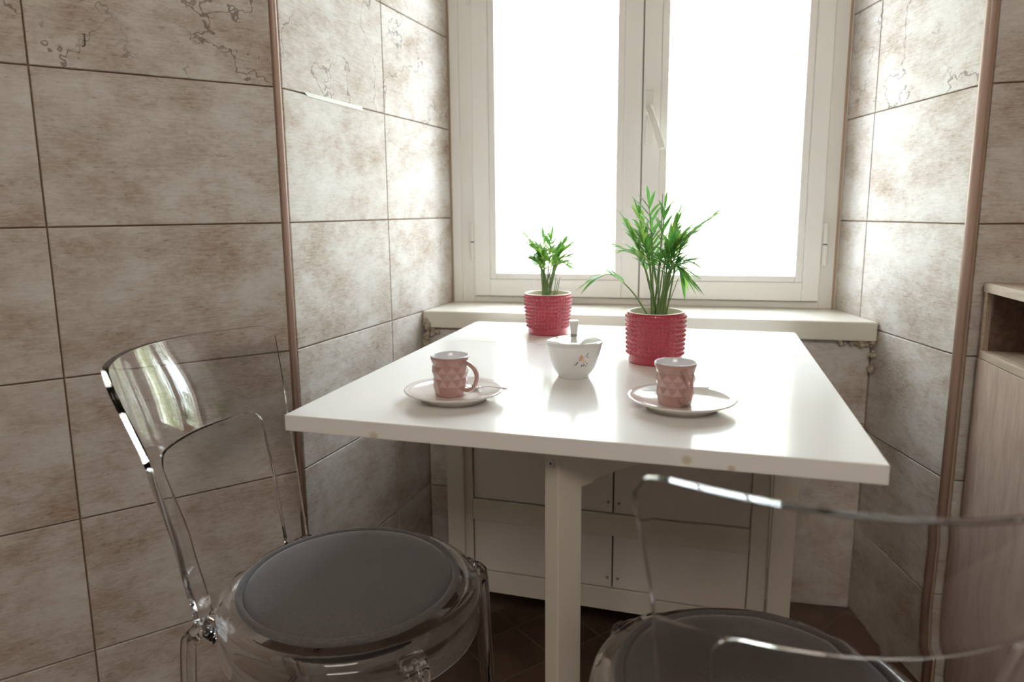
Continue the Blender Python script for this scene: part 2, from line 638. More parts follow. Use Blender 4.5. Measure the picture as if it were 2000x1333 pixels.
# right wall (parallel to the window)
nB = Vector((0, -1, 0))
RC2 = Vector((RC.x + .004, RC.y - .004, 0))
wr = slab('wall_right', RC2 + Vector((.0, 0, 0)), Vector((1, 0, 0)), 1.2, 0, CEIL, nB)
tiles(wr, RC2, Vector((1, 0, 0)), nB, [.010, .415, .820, 1.198], ZR)
# window wall, with the opening
xl0 = LC.x + LD.x * (YU - LC.y) / LD.y
xr0 = RC.x + RD.x * (YU - RC.y) / RD.y
bm = bmesh.new()
bm_box(bm, xl0 + .004, xr0 - .002, YU + TH - .002, YW + .17, 0, 0.7089)      # parapet under the sill
xlw = LC.x + LD.x * (YW - LC.y) / LD.y
xrw = RC.x + RD.x * (YW - RC.y) / RD.y
bm_box(bm, xlw - .25, xrw + .25, YW - .0, YW + .17, WIN1, CEIL)            # lintel
bm_box(bm, xlw - 1.6, xlw + .003, YW + .045, YW + .17, 0, CEIL)
bm_box(bm, xrw - .003, xrw + 1.6, YW + .045, YW + .17, 0, CEIL)
ww = link('wall_window', finish(bm, 'wall_window'), M['grout'])
ww['kind'] = 'structure'
tiles(ww, Vector((xl0, YU, 0)), Vector((1, 0, 0)), nB, [.004, .40, .805, xr0 - xl0 - .003], [0, 0.2368, 0.4966, 0.708])
# hidden rest of the kitchen
pe = LC + OD * 1.44
bm = bmesh.new()
bm_box(bm, pe.x - .14, pe.x, -2.75, pe.y + .05, 0, CEIL)
wk = link('wall_left_far', finish(bm, 'wall_left_far'), M['plaster']); wk['kind'] = 'structure'
wk = box('wall_back', pe.x - .1, 2.4, -2.89, -2.75, 0, CEIL, M['plaster'], bev=0); wk['kind'] = 'structure'
wk = box('wall_right_far', 2.33, 2.47, -2.75, .82, 0, CEIL, M['plaster'], bev=0); wk['kind'] = 'structure'
ce = box('ceiling', -1.4, 2.5, -2.9, 1.55, CEIL, CEIL + .15, M['plaster'], bev=0); ce['kind'] = 'structure'
fl = box('floor', -1.4, 2.5, -2.9, 1.55, -.12, -.0015, M['floor_grout'], bev=0); fl['kind'] = 'structure'

# floor tiles laid diagonally
fa = R(-41.5)
fx, fy = Vector((math.cos(fa), math.sin(fa), 0)), Vector((-math.sin(fa), math.cos(fa), 0))
F0 = Vector((.1962, .6758, 0))
fs = .148


def inside_room(p, mrg=.0):
    if p.y > YU - mrg or p.y < -2.7 or p.x > 2.3:
        return False
    if (p - LC).dot(nO) < mrg or (p - LC).dot(nL) < mrg and p.y > .45:
        return False
    if p.x > 1.1 and p.y > RC.y - mrg:
        return False
    if (p - RC).dot(nR) < mrg and p.y > .78:
        return False
    return p.x > -1.2


def clip_poly(poly):
    def cut(poly, p0, n):
        out = []
        for i in range(len(poly)):
            a, b = poly[i], poly[(i + 1) % len(poly)]
            da, db = (a - p0).dot(n), (b - p0).dot(n)
            if da >= 0:
                out.append(a)
            if da * db < 0:
                out.append(a + (b - a) * (da / (da - db)))
        return out
    poly = cut(poly, LC + nO * .001, nO)
    if poly:
        poly = cut(poly, Vector((0, YU, 0)), Vector((0, -1, 0)))
    return poly


bmn = bmesh.new()
ftile = None
for i in range(-16, 16):
    for j in range(-24, 8):
        c = F0 + fx * fs * (i + .5) + fy * fs * (j + .5)
        if not (-1.15 < c.x < 2.2 and -2.6 < c.y < 1.3):
            continue
        hw = fs / 2 - .0015
        poly = [c + fx * a * hw + fy * b * hw for a, b in ((-1, -1), (1, -1), (1, 1), (-1, 1))]
        whole = all(inside_room(q, .004) for q in poly)
        near = -.35 < c.x < 1.35 and -.35 < c.y < 1.2
        if near and whole:
            if ftile is None:
                b = bmesh.new()
                k = .001
                lo = [b.verts.new((x * hw, y * hw, -.006)) for x, y in ((-1, -1), (1, -1), (1, 1), (-1, 1))]
                md = [b.verts.new((x * hw, y * hw, -k)) for x, y in ((-1, -1), (1, -1), (1, 1), (-1, 1))]
                tp = [b.verts.new((x * (hw - k), y * (hw - k), 0)) for x, y in ((-1, -1), (1, -1), (1, 1), (-1, 1))]
                for A, B in ((lo, md), (md, tp)):
                    for q in range(4):
                        b.faces.new((A[q], A[(q + 1) % 4], B[(q + 1) % 4], B[q]))
                b.faces.new(tp)
                ftile = finish(b, 'floor_tile')
                ftile.materials.append(M['floor'])
            o = bpy.data.objects.new('floor_tile', ftile)
            COL.objects.link(o)
            o.parent = fl
            o.location = c - fl.location
            o.rotation_euler = (0, 0, fa)
        else:
            cl = clip_poly(poly)
            if len(cl) > 2 and c.y < 1.3 and not ((c - RC).dot(nR) < -.08 and c.y > .78):
                vs = [bmn.verts.new(q - fl.location) for q in cl]
                try:
                    f = bmn.faces.new(vs)
                    if f.normal.z < 0:
                        f.normal_flip()
                except ValueError:
                    pass
me = bpy.data.meshes.new('floor_tiles')
bmn.to_mesh(me)
bmn.free()
o = link('cut_floor_tiles', me, M['floor'], fl)
o['kind'] = 'stuff'

# round-edged corner trims
def trim(name, c, dir_out, rad, z1=CEIL):
    bm = bmesh.new()
    bm_tube(bm, [(c.x, c.y, 0), (c.x, c.y, z1)], rad, 20)
    o = link(name, finish(bm, name), M['trim'])
    o['kind'] = 'structure'
    return o


trim('trim_1', LC + (nO + nL).normalized() * -.0045, None, .0062)
trim('trim_2', RC + (nR + nB).normalized() * -.0020, None, .0088)

# ------------------------------------------------------------------ window
win = bpy.data.objects.new('window_1', None)
COL.objects.link(win)
win.location = (0.4495, 1.1618, WIN0)
win['kind'] = 'structure'
WX, WY, WZ = win.location


def wbox(name, x0, x1, y0, y1, z0, z1, mat, parent=win, bev=.002, off=None):
    ox, oy, oz = (WX, WY, WZ) if off is None else off
    return box(name, x0 - ox, x1 - ox, y0 - oy, y1 - oy, z0 - oz, z1 - oz, mat, parent, bev)


fy0, fy1 = 1.1527, 1.1982
zt = WIN1
# outer frame: four members
fr = boxes('window_frame', [
    (xlw - .006 - WX, -0.0291 - WX, fy0 - WY, fy1 - WY, 0, zt - WZ),
    (0.9436 - WX, xrw + .006 - WX, fy0 - WY, fy1 - WY, 0, zt - WZ),
    (-0.0291 - WX, 0.9436 - WX, fy0 - WY, fy1 - WY, 0, .026),
    (-0.0291 - WX, 0.9436 - WX, fy0 - WY, fy1 - WY, zt - .06 - WZ, zt - WZ)], M['frame'], win, .0025)
wbox('stop_bead', xlw + .004, -0.0683, 1.1463, 1.1545, WIN0, zt, M['frame'])


def sash(x0, x1, stile_l, stile_r, name='sash'):
    z0, z1 = 0.7814, zt - .03
    sy0, sy1 = 1.1363, 1.1727
    cx, cz = (x0 + x1) / 2, (z0 + z1) / 2
    L = []
    bm = bmesh.new()
    wl_, wr_ = stile_l, stile_r
    bm_box(bm, x0 - cx, x0 + wl_ - cx, sy0 - WY, sy1 - WY, z0 - cz, z1 - cz)
    bm_box(bm, x1 - wr_ - cx, x1 - cx, sy0 - WY, sy1 - WY, z0 - cz, z1 - cz)
    bm_box(bm, x0 + wl_ - cx, x1 - wr_ - cx, sy0 - WY, sy1 - WY, z0 - cz, z0 + .051 - cz)
    bm_box(bm, x0 + wl_ - cx, x1 - wr_ - cx, sy0 - WY, sy1 - WY, z1 - .051 - cz, z1 - cz)
    s = link(name, finish(bm, name), M['frame'], win, loc=(cx - WX, 0, cz - WZ))
    bevel_mod(s, .0025)
    # glazing beads: four thin strips, slightly lower than the stiles
    a0, a1, b0, b1 = x0 + wl_, x1 - wr_, z0 + .051, z1 - .051
    bw = .0195
    for bb in ((a0, a0 + bw, b0, b1), (a1 - bw, a1, b0, b1), (a0 + bw, a1 - bw, b0, b0 + .0175), (a0 + bw, a1 - bw, b1 - .0175, b1)):
        g = box('glazing_bead', bb[0] - cx, bb[1] - cx, 1.1404 - WY, 1.1709 - WY, bb[2] - cz, bb[3] - cz, M['bead'], s, .002)
    pn = box('pane', a0 + .01 - cx, a1 - .01 - cx, 1.1581 - WY, 1.1618 - WY, b0 + .01 - cz, b1 - .01 - cz, M['pane'], s, 0)
    pn['label'] = 'clear glass pane'
    return s


s1 = sash(-0.0259, 0.4613, .0479, .0488)
s2 = sash(0.4641, 0.9408, .0479, .0424)
wbox('rubber_seal', 0.4613, 0.4641, 1.1435, 1.1709, 0.7842, zt - .03, M['seal'], bev=0)
wbox('lower_seal', -0.0246, 0.939, 1.1435, 1.1527, 0.7791, 0.7814, M['seal'], bev=0)


def hinge(x, z):
    for k, (a, b) in enumerate(((0, .054), (.0575, .1115))):
        bm = bmesh.new()
        bm_tube(bm, [(0, 0, a), (0, 0, b)], 0.0069, 16)
        h = link('hinge_barrel', finish(bm, 'hinge_barrel'), M['hinge'], win, loc=(x - WX, 1.139 - WY, z - WZ))
        bevel_mod(h, .001)
    bm = bmesh.new()
    bm_tube(bm, [(0, 0, .054), (0, 0, .0575)], .0055, 12)
    link('hinge_pin', finish(bm, 'hinge_pin'), M['seal'], win, loc=(x - WX, 1.139 - WY, z - WZ))


hinge(-0.0328, 0.8881)
hinge(0.9499, 0.8799)
hinge(-0.0328, 1.6228)
hinge(0.9499, 1.5654)
# handle: plate, boss, lever
hp = wbox('handle_plate', 0.4704, 0.4932, 1.1303, 1.1367, 1.2099, 1.3566, M['hinge'], bev=.002)
wbox('handle_boss', 0.4718, 0.4919, 1.1135, 1.1308, 1.2901, 1.3156, M['hinge'], bev=.003)
bm = bmesh.new()
bm_tube(bm, [(0.4786 - WX, 1.1098 - WY, 1.3101 - WZ), (0.4841 - WX, 1.1025 - WY, 1.2965 - WZ), (0.5014 - WX, 1.0989 - WY, 1.2491 - WZ), (0.5192 - WX, 1.0989 - WY, 1.1971 - WZ)],
        [.0096, .0096, .0091, .0091], 12, .55, (1, 0, .3), square=True)
hl = link('handle_lever', finish(bm, 'handle_lever'), M['hinge'], win)
bevel_mod(hl, .0015)
# stone sill
bm = bmesh.new()
zs0, zs1 = 0.7112, WIN0
sx0 = LC.x + LD.x * (0.9412 - LC.y) / LD.y
sx1 = RC.x + RD.x * (0.9321 - RC.y) / RD.y
v = []
for z in (zs0, zs1):
    for x, y in ((sx0 + .002, 0.9412), (sx1 - .002, 0.9321), (xrw - .001, YW + .02), (xlw + .002, YW + .02)):
        v.append(bm.verts.new((x - WX, y - WY, z - WZ)))
for f in ((0, 1, 2, 3), (4, 5, 6, 7), (0, 1, 5, 4), (1, 2, 6, 5), (2, 3, 7, 6), (3, 0, 4, 7)):
    bm.faces.new([v[i] for i in f])
si = link('window_sill', finish(bm, 'window_sill'), M['sill'], win)
bevel_mod(si, .004, 3)


def rubble(name, pts, mat, parent, off):
    bm = bmesh.new()
    for (x, y, z, r) in pts:
        mt = Matrix.Translation((x - off[0], y - off[1], z - off[2])) @ Matrix.Rotation(random.random() * 3, 4, 'Z')
        g = bmesh.ops.create_icosphere(bm, subdivisions=2, radius=r, matrix=mt)
        for vv in g['verts']:
            c = Vector((x - off[0], y - off[1], z - off[2]))
            vv.co = c + (vv.co - c) * (.7 + .5 * random.random())
    o = link(name, finish(bm, name), mat, parent)
    return o


lumps = [(sx0 + .006 + random.random() * .012, 0.9448 - random.random() * .012, 0.652 + random.random() * .085, .004 + random.random() * .005) for _ in range(26)]
lumps += [(xl0 + .012 + random.random() * .03, 0.953, 0.6884 + random.random() * .02, .004 + random.random() * .004) for _ in range(10)]
rubble('mortar_crumbs', lumps, M['mortar'], si, (WX, WY, WZ))
lumps = [(sx1 - .008 - random.random() * .08, 0.9494 - random.random() * .01, 0.7003 + random.random() * .014, .003 + random.random() * .004) for _ in range(22)]
lumps += [(sx1 - .006 - random.random() * .008, 0.9439 - random.random() * .01, 0.6383 + random.random() * .08, .003 + random.random() * .004) for _ in range(12)]
rubble('mortar_crumbs', lumps, M['mortar'], si, (WX, WY, WZ))
# caulk line between frame and reveals
ca = boxes('caulk_line', [(xlw - .002 - WX, xlw + .004 - WX, 1.1495 - WY, 1.1545 - WY, 0, zt - WZ), (xrw - .004 - WX, xrw + .002 - WX, 1.1495 - WY, 1.1545 - WY, 0, zt - WZ)], M['grout'], win, 0)

# ------------------------------------------------------------------ outside
gr = box('ground', -14, 16, 1.55, 26, -.5, -.35, M['ground'], bev=0)
gr['kind'] = 'structure'
gg = empty('window_grille', (0.4495, 1.4353, .60), 0, 'pale square-mesh security grille outside the window panes', 'grille')
for k in range(9):
    x = -0.2525 + k * .157
    bm = bmesh.new(); bm_tube(bm, [(x - .32, 0, 0), (x - .32, 0, 1.6)], .0055, 8)
    link('upright_bar', finish(bm, 'upright_bar'), M['bars'], gg)
for k in range(8):
    z = .05 + k * .197
    bm = bmesh.new(); bm_tube(bm, [(-.80, .011, z), (.80, .011, z)], .0055, 8)
    link('cross_bar', finish(bm, 'cross_bar'), M['bars'], gg)
for sx in (-.80, .80):
    box('anchor_bracket', sx - .012, sx + .012, -.09, .02, .2, .24, M['bars'], gg, 0)
    box('anchor_bracket', sx - .012, sx + .012, -.09, .02, 1.2, 1.24, M['bars'], gg, 0)


def tree(name, x, y, h, rad, n, label, mat, z0=-.35):
    t = empty(name, (x, y, z0), 0, label, 'tree')
    bm = bmesh.new()
    bm_tube(bm, catmull([(0, 0, 0), (.05, .03, h * .3), (-.04, .05, h * .6)], 5), .07, 8)
    for k in range(6):
        a = k * 1.05
        bm_tube(bm, catmull([(0, .02, h * .35), (math.cos(a) * rad * .4, math.sin(a) * rad * .4, h * .6), (math.cos(a) * rad * .7, math.sin(a) * rad * .7, h * .8)], 4), .025, 6)
    link('trunk', finish(bm, 'trunk'), M['mortar'], t)
    vs, fs_ = [], []
    for k in range(n):
        a, b = random.random() * 2 * PI, random.random()
        q = Vector((math.cos(a), math.sin(a), 0)) * rad * math.sqrt(b) * (0.6 + .4 * math.sin(k * .37))
        z = h * (.30 + .70 * random.random())
        q *= math.sqrt(max(.05, 1 - ((z / h - .62) / .42) ** 2))
        q.z = z
        d = Vector((random.uniform(-1, 1), random.uniform(-1, 1), random.uniform(-1, .3))).normalized()
        s = d.orthogonal().normalized()
        l = random.uniform(.07, .13)
        i0 = len(vs)
        vs += [q, q + d * l * .5 + s * l * .28, q + d * l, q + d * l * .5 - s * l * .28]
        fs_.append((i0, i0 + 1, i0 + 2, i0 + 3))
    me = bpy.data.meshes.new('foliage')
    me.from_pydata(vs, [], fs_)
    f = link('foliage', me, mat, t)
    f['kind'] = 'stuff'
    return t


hw = box('neighbour_house', -7, 9, 11.0, 11.4, -.5, 5.2, plain('ochre_render', (.72, .70, .67), .9, .3, 4, var=.08, vscale=1.2), bev=0)
tag(hw, 'pale rendered house wall lost in glare beyond the garden trees', 'house')
TR = [(2.0, 5.2, 3.6, 1.2, 9000, 'sunlit bushy tree seen faintly through the right window pane'),
      (.1, 8.0, 2.4, 1.0, 5000, 'low bush washed out by light behind the left window pane'),
      (4.6, 5.6, 4.4, 1.3, 9000, 'tall garden tree beyond the right edge of the window'),
      (3.2, 8.4, 4.8, 1.2, 7000, 'tall tree at the back of the garden, near the house wall'),
      (-1.7, 4.6, 4.6, 1.4, 9000, 'unseen tree added beyond the left window edge to shade the right reveal')]  # last tree: out of view, sized and placed to cut sky light on right reveal
for (x, y, h, rad, n, lab) in TR:
    tree('garden_tree', x, y, h, rad, n, lab, M['hedge'])

# ------------------------------------------------------------------ gateleg table
TY = R(-2.747)
tb = empty('gateleg_table', (0, 0, 0), TY, 'white rectangular gateleg table with drawers, standing in front of the window', 'table')


def front_leaf_mat():
    """white lacquer with two small yellowish knots on the front edge"""
    m = M['white'].copy()
    m.name = 'white_lacquer_knots'
    nt = m.node_tree
    p = nt.nodes['Principled BSDF']
    L = nt.links.new
    tc = N(nt, 'ShaderNodeTexCoord')
    src = p.inputs['Base Color'].links[0].from_socket
    tot = None
    for (x, z, r) in ((.175, -.003, .008), (.228, -.009, .006), (-.255, -.009, .009)):
        sb = N(nt, 'ShaderNodeVectorMath', operation='SUBTRACT'); sb.inputs[1].default_value = (x, -.3135, z)
        L(tc.outputs['Object'], sb.inputs[0])
        ln = N(nt, 'ShaderNodeVectorMath', operation='LENGTH'); L(sb.outputs[0], ln.inputs[0])
        mr = N(nt, 'ShaderNodeMapRange', inp={'From Min': r * .4, 'From Max': r, 'To Min': .5, 'To Max': 0}); L(ln.outputs['Value'], mr.inputs[0])
        if tot is None:
            tot = mr.outputs[0]
        else:
            a = N(nt, 'ShaderNodeMath', operation='ADD'); L(tot, a.inputs[0]); L(mr.outputs[0], a.inputs[1]); tot = a.outputs[0]
    mx = N(nt, 'ShaderNodeMix', data_type='RGBA'); mx.inputs[7].default_value = (.45, .33, .10, 1)
    L(tot, mx.inputs[0]); L(src, mx.inputs[6]); L(mx.outputs[2], p.inputs['Base Color'])
    return m


TT = .0245
box('front_leaf', 0, .8, 0, .6262, .74 - TT, .74, front_leaf_mat(), tb, .0012)
box('centre_top', .0, .8, .6278, .895, .74 - TT, .74, M['white'], tb, .0012)
box('folded_leaf', .0, .8, .8965, .919, .14, .738, M['white'], tb, .0012)
# base frame
BF = .620
BB = .865
for x in (.0135, .7005):
    w = .042 if x < .1 else .037
    box('corner_leg', x, x + w, BF, BF + .042, 0, .7155, M['white_edge'], tb, .0015)
    box('corner_leg', x, x + w, BB - .042, BB, 0, .7155, M['white_edge'], tb, .0015)
box('side_panel', .0165, .030, BF + .042, BB - .042, .117, .7155, M['white_edge'], tb, .001)
box('side_panel', .722, .7355, BF + .042, BB - .042, .117, .7155, M['white_edge'], tb, .001)
box('inner_stile', .0555, .074, BF + .010, BF + .03, .117, .7155, M['white_edge'], tb, .001)
for z0, z1 in ((.117, .1695), (.301, .3525), (.483, .535), (.668, .7155)):
    box('rail', .074, .7005, BF + .012, BF + .034, z0, z1, M['white_edge'], tb, .001)
box('back_panel', .0555, .7005, BB - .03, BB - .018, .117, .7155, M['white_edge'], tb, 0)
box('bottom_panel', .0555, .7005, BF + .034, BB - .03, .117, .130, M['white_edge'], tb, 0)
for (z0, z1) in ((.1725, .2995), (.3555, .4815), (.538, .666)):
    for (x0, x1) in ((.0765, .4065), (.410, .6995)):
        d = box('drawer', x0, x1, BF + .016, BF + .22, z0, z1, M['drawer'], tb, .001)
        cx, cy, cz = d.location
        px = (x1 - .009) if x0 < .1 else (x0 + .011)
        for pz in (z0 + .024,):
            bm = bmesh.new(); bm_tube(bm, [(px - cx, BF + .0165 - cy, pz - cz), (px - cx, BF + .0135 - cy, pz - cz)], .0032, 12)
            link('stop_peg', finish(bm, 'stop_peg'), M['peg'], d)
# swung-out gate
gh = Vector((.760, .598, 0))                       # hinge stile
box('gate_stile', .7385, .7845, .592, .619, 0, .7155, M['white_edge'], tb, .0015)
ga = Vector((.427, .1, 0))
gd = (Vector((.36, .5, 0))).normalized()
gn = Vector((gd.y, -gd.x, 0))
# leg: .047 along gd, .028 across
gm = Matrix((gd, Vector((0, 0, 1)).cross(gd), Vector((0, 0, 1)))).transposed().to_4x4()
c = ga - gd * .0235 - gn * .014
gm.translation = c
bm = bmesh.new()
bm_box(bm, -.0235, .0235, -.0145, .0145, 0, .7150)
g = link('gate_leg', finish(bm, 'gate_leg'), M['white_edge'], tb)
g.matrix_local = gm
bevel_mod(g, .0015)
ln = (gh - ga).length - .005
bm = bmesh.new()
# top rail with the stepped lower edge beside the leg
out = [(.0235, .634), (.045, .6345), (.052, .6385), (.06, .640), (.0235 + ln, .640), (.0235 + ln, .7145), (.0235, .7145)]
fr_, bk = [bm.verts.new((x, -.0135, z)) for x, z in out], [bm.verts.new((x, .0135, z)) for x, z in out]
bm.faces.new(fr_); bm.faces.new(bk)
for k in range(len(out)):
    k2 = (k + 1) % len(out)
    bm.faces.new((fr_[k], fr_[k2], bk[k2], bk[k]))
g2 = link('gate_rail', finish(bm, 'gate_rail'), M['white_edge'], tb)
g2.matrix_local = gm
# screw on the leg's end face
bm = bmesh.new()
bm_tube(bm, [(-.0232, 0, .677), (-.0250, 0, .677)], .0068, 20)
sc = link('bolt', finish(bm, 'bolt'), M['steel'], g)
bm = bmesh.new()
bm_tube(bm, [(-.0249, 0, .677), (-.0253, 0, .677)], .0022, 6)
link('bolt_socket', finish(bm, 'bolt_socket'), M['dark'], g)


# ------------------------------------------------------------------ clear chairs
def lerp_keys(z, keys):
    if z <= keys[0][0]:
        return keys[0][1:]
    for a, b in zip(keys, keys[1:]):
        if z <= b[0]:
            t = (z - a[0]) / (b[0] - a[0])
            t = t * t * (3 - 2 * t) * .35 + t * .65
            return tuple(p + (q - p) * t for p, q in zip(a[1:], b[1:]))
    return keys[-1][1:]


BK = [(.425, .152, -.172, .030), (.54, .160, -.188, .040), (.677, .175, -.213, .058), (.825, .202, -.247, .093)]


def back_point(u, z):
    w, e, s = lerp_keys(z, BK)
    return Vector((e - s * (1 - u * u), w * u, z))


def make_back(parent):
    bm = bmesh.new()
    K, NM, PWID = 9, 26, .045
    zb, zo, rf = .425, .677, .024

    def uin(z):
        w = lerp_keys(z, BK)[0]
        lat = w - PWID
        if z > zo - rf:
            t = (z - (zo - rf)) / rf
            lat -= rf * (1 - math.sqrt(max(0, 1 - t * t)))
        return lat / w
    zpost = [zb + (zo - rf - zb) * k / 9 for k in range(10)] + [zo - rf + rf * q for q in (.35, .62, .82, .94, 1.0)]
    prev = {}
    for sgn in (-1, 1):
        rows = []
        for z in zpost:
            ui = uin(z)
            rows.append([bm.verts.new(back_point(sgn * (1 - (1 - ui) * k / K), z)) for k in range(K + 1)])
        for A, B in zip(rows, rows[1:]):
            for k in range(K):
                bm.faces.new((A[k], A[k + 1], B[k + 1], B[k]))
        prev[sgn] = rows[-1]
    ui = uin(zo)
    us = [-ui + 2 * ui * k / NM for k in range(1, NM)]
    base = prev[-1] + [bm.verts.new(back_point(u, zo)) for u in us] + prev[1][::-1]
    ucols = [-(1 - (1 - ui) * k / K) for k in range(K + 1)] + us + [(1 - (1 - ui) * k / K) for k in range(K, -1, -1)]
    rt = .020
    rows = [base]
    zt_, nr = .825, 9
    # denser columns towards the ends keep the top corners round
    for r_ in range(1, nr + 1):
        row = []
        for u in ucols:
            w = .202
            dx = (1 - abs(u)) * w
            ztop = zt_ if dx > rt else zt_ - (rt - math.sqrt(max(0, rt * rt - (rt - dx) ** 2)))
            ztop = max(ztop, zt_ - rt)
            row.append(bm.verts.new(back_point(u, zo + (ztop - zo) * r_ / nr)))
        rows.append(row)
    for A, B in zip(rows, rows[1:]):
        for k in range(len(A) - 1):
            bm.faces.new((A[k], A[k + 1], B[k + 1], B[k]))
    # thicken sideways only, so that the top and lower rims stay level
    T = .010
    bm.verts.ensure_lookup_table()
    twin = {}
    for v in list(bm.verts):
        lat, z = v.co.y, v.co.z
        w, e, s_ = lerp_keys(z, BK)
        g = 2 * s_ * (lat / w) / w                     # slope of the arc in plan
        nn = Vector((1, -g, 0)).normalized()
        t = bm.verts.new(v.co - nn * T / 2)
        v.co += nn * T / 2
        twin[v] = t
    edges = [e_ for e_ in bm.edges if len(e_.link_faces) == 1]
    for f in list(bm.faces):
        bm.faces.new([twin[v] for v in reversed(f.verts)])
    for e_ in edges:
        v0, v1 = e_.verts
        bm.faces.new((v0, v1, twin[v1], twin[v0]))
    me = finish(bm, 'backrest')
    o = link('backrest', me, M['clear'], parent, True)
    b = bevel_mod(o, .0016, 3)
    o.modifiers['bevel'].angle_limit = R(50)
    wn = o.modifiers.new('normals', 'WEIGHTED_NORMAL'); wn.weight = 100
    return o


def make_leg(parent, x, y, fx_, fy_, back=False):
    """shoulder grown from the seat ring, curving over and down to a splayed foot"""
    rr = math.hypot(x, y)
    d = Vector((x / rr, y / rr, 0))
    side = Vector((-d.y, d.x, 0))
    p = [d * (.2075) + Vector((0, 0, .405)), d * (rr - .008) + Vector((0, 0, .421)), d * (rr + .006) + Vector((0, 0, .412)),
         d * (rr + .013) + Vector((0, 0, .385)), Vector((x, y, 0)) * .55 + Vector((fx_, fy_, 0)) * .45 + Vector((0, 0, .22)) + d * .006,
         Vector((fx_, fy_, .0)) + d * .004]
    path = catmull(p, 6)
    n = len(path)
    rad = [.0215 - .006 * (i / (n - 1)) for i in range(n)]
    bm = bmesh.new()
    bm_tube(bm, path, rad, 16, .42, side, square=True)
    # stiffening rib on the outside
    q = path[5:]
    bm_tube(bm, [a + d * .0105 for a in q], .005, 8, 1.0, side)
    return link('leg', finish(bm, 'leg'), M['clear'], parent)


def make_chair():
    t = empty('clear_chair', (0, 0, 0))
    prof = [(0, .432), (.180, .432), (.186, .440), (.198, .440), (.206, .434), (.2085, .424), (.2085, .372), (.2045, .3705), (.203, .374),
            (.203, .418), (.196, .430), (.182, .4255), (0, .4255)]
    lathe('seat', prof, M['clear'], t, 96)
    make_back(t)
    make_leg(t, .165, .138, .190, .160)
    make_leg(t, .165, -.138, .190, -.160)
    make_leg(t, -.178, .146, -.205, .168)
    make_leg(t, -.178, -.146, -.205, -.168)
    return t


def make_cushion(mat):
    t = empty('seat_cushion', (0, 0, 0))
    prof = [(0, .0), (.15, .0), (.168, .002), (.171, .008), (.169, .0115), (.1655, .0105), (.162, .0165), (.152, .0200), (.13, .0218), (.07, .0235), (0, .024)]
    b = lathe('pad', prof, mat, t, 96)
    bm = bmesh.new()
    n = 96
    path = [(.1715 * math.cos(2 * PI * k / n), .1715 * math.sin(2 * PI * k / n), .0125 + .0005 * math.sin(k * .7)) for k in range(n)]
    rings = []
    for k in range(n):
        a = 2 * PI * k / n
        e = Vector((math.cos(a), math.sin(a), 0))
        rings.append([bm.verts.new(Vector(path[k]) + e * .0058 * math.cos(h) + Vector((0, 0, .0058 * math.sin(h)))) for h in [2 * PI * q / 10 for q in range(10)]])
    for k in range(n):
        A, B = rings[k], rings[(k + 1) % n]
        for q in range(10):
            bm.faces.new((A[q], A[(q + 1) % 10], B[(q + 1) % 10], B[q]))
    link('piping', finish(bm, 'piping'), mat, t, True)
    return t


CH1, CH2 = (.0578, .0719, R(-1.5)), (.6685, -.0522, R(102.1))
chair = make_chair()
chair.location = (CH1[0], CH1[1], 0); chair.rotation_euler = (0, 0, CH1[2])
tag(chair, 'clear plastic chair on the left, its see-through back in front of the tiled wall', 'chair', 'clear plastic chairs at the table')
chair2 = copy_tree(chair)
chair2.location = (CH2[0], CH2[1], 0); chair2.rotation_euler = (0, 0, CH2[2])
tag(chair2, 'clear plastic chair nearest the camera at lower right, its back towards the viewer', 'chair', 'clear plastic chairs at the table')
cu = make_cushion(M['fabric'])
cu.location = (CH1[0], CH1[1], .4405 - .0062); cu.rotation_euler = (0, 0, R(20))
tag(cu, 'round grey cushion with piped edge, fully visible on the left chair', 'cushion', 'round seat cushions')
cu2 = copy_tree(cu)
cu2.location = (CH2[0], CH2[1], .4405 - .0062); cu2.rotation_euler = (0, 0, R(70))
tag(cu2, 'round grey cushion seen through the clear back of the right chair', 'cushion', 'round seat cushions')
for ch in cu2.children:
    ch.data = ch.data.copy()
    ch.data.materials[0] = M['fabric_brown']


# ------------------------------------------------------------------ table ware
TZ = .7400


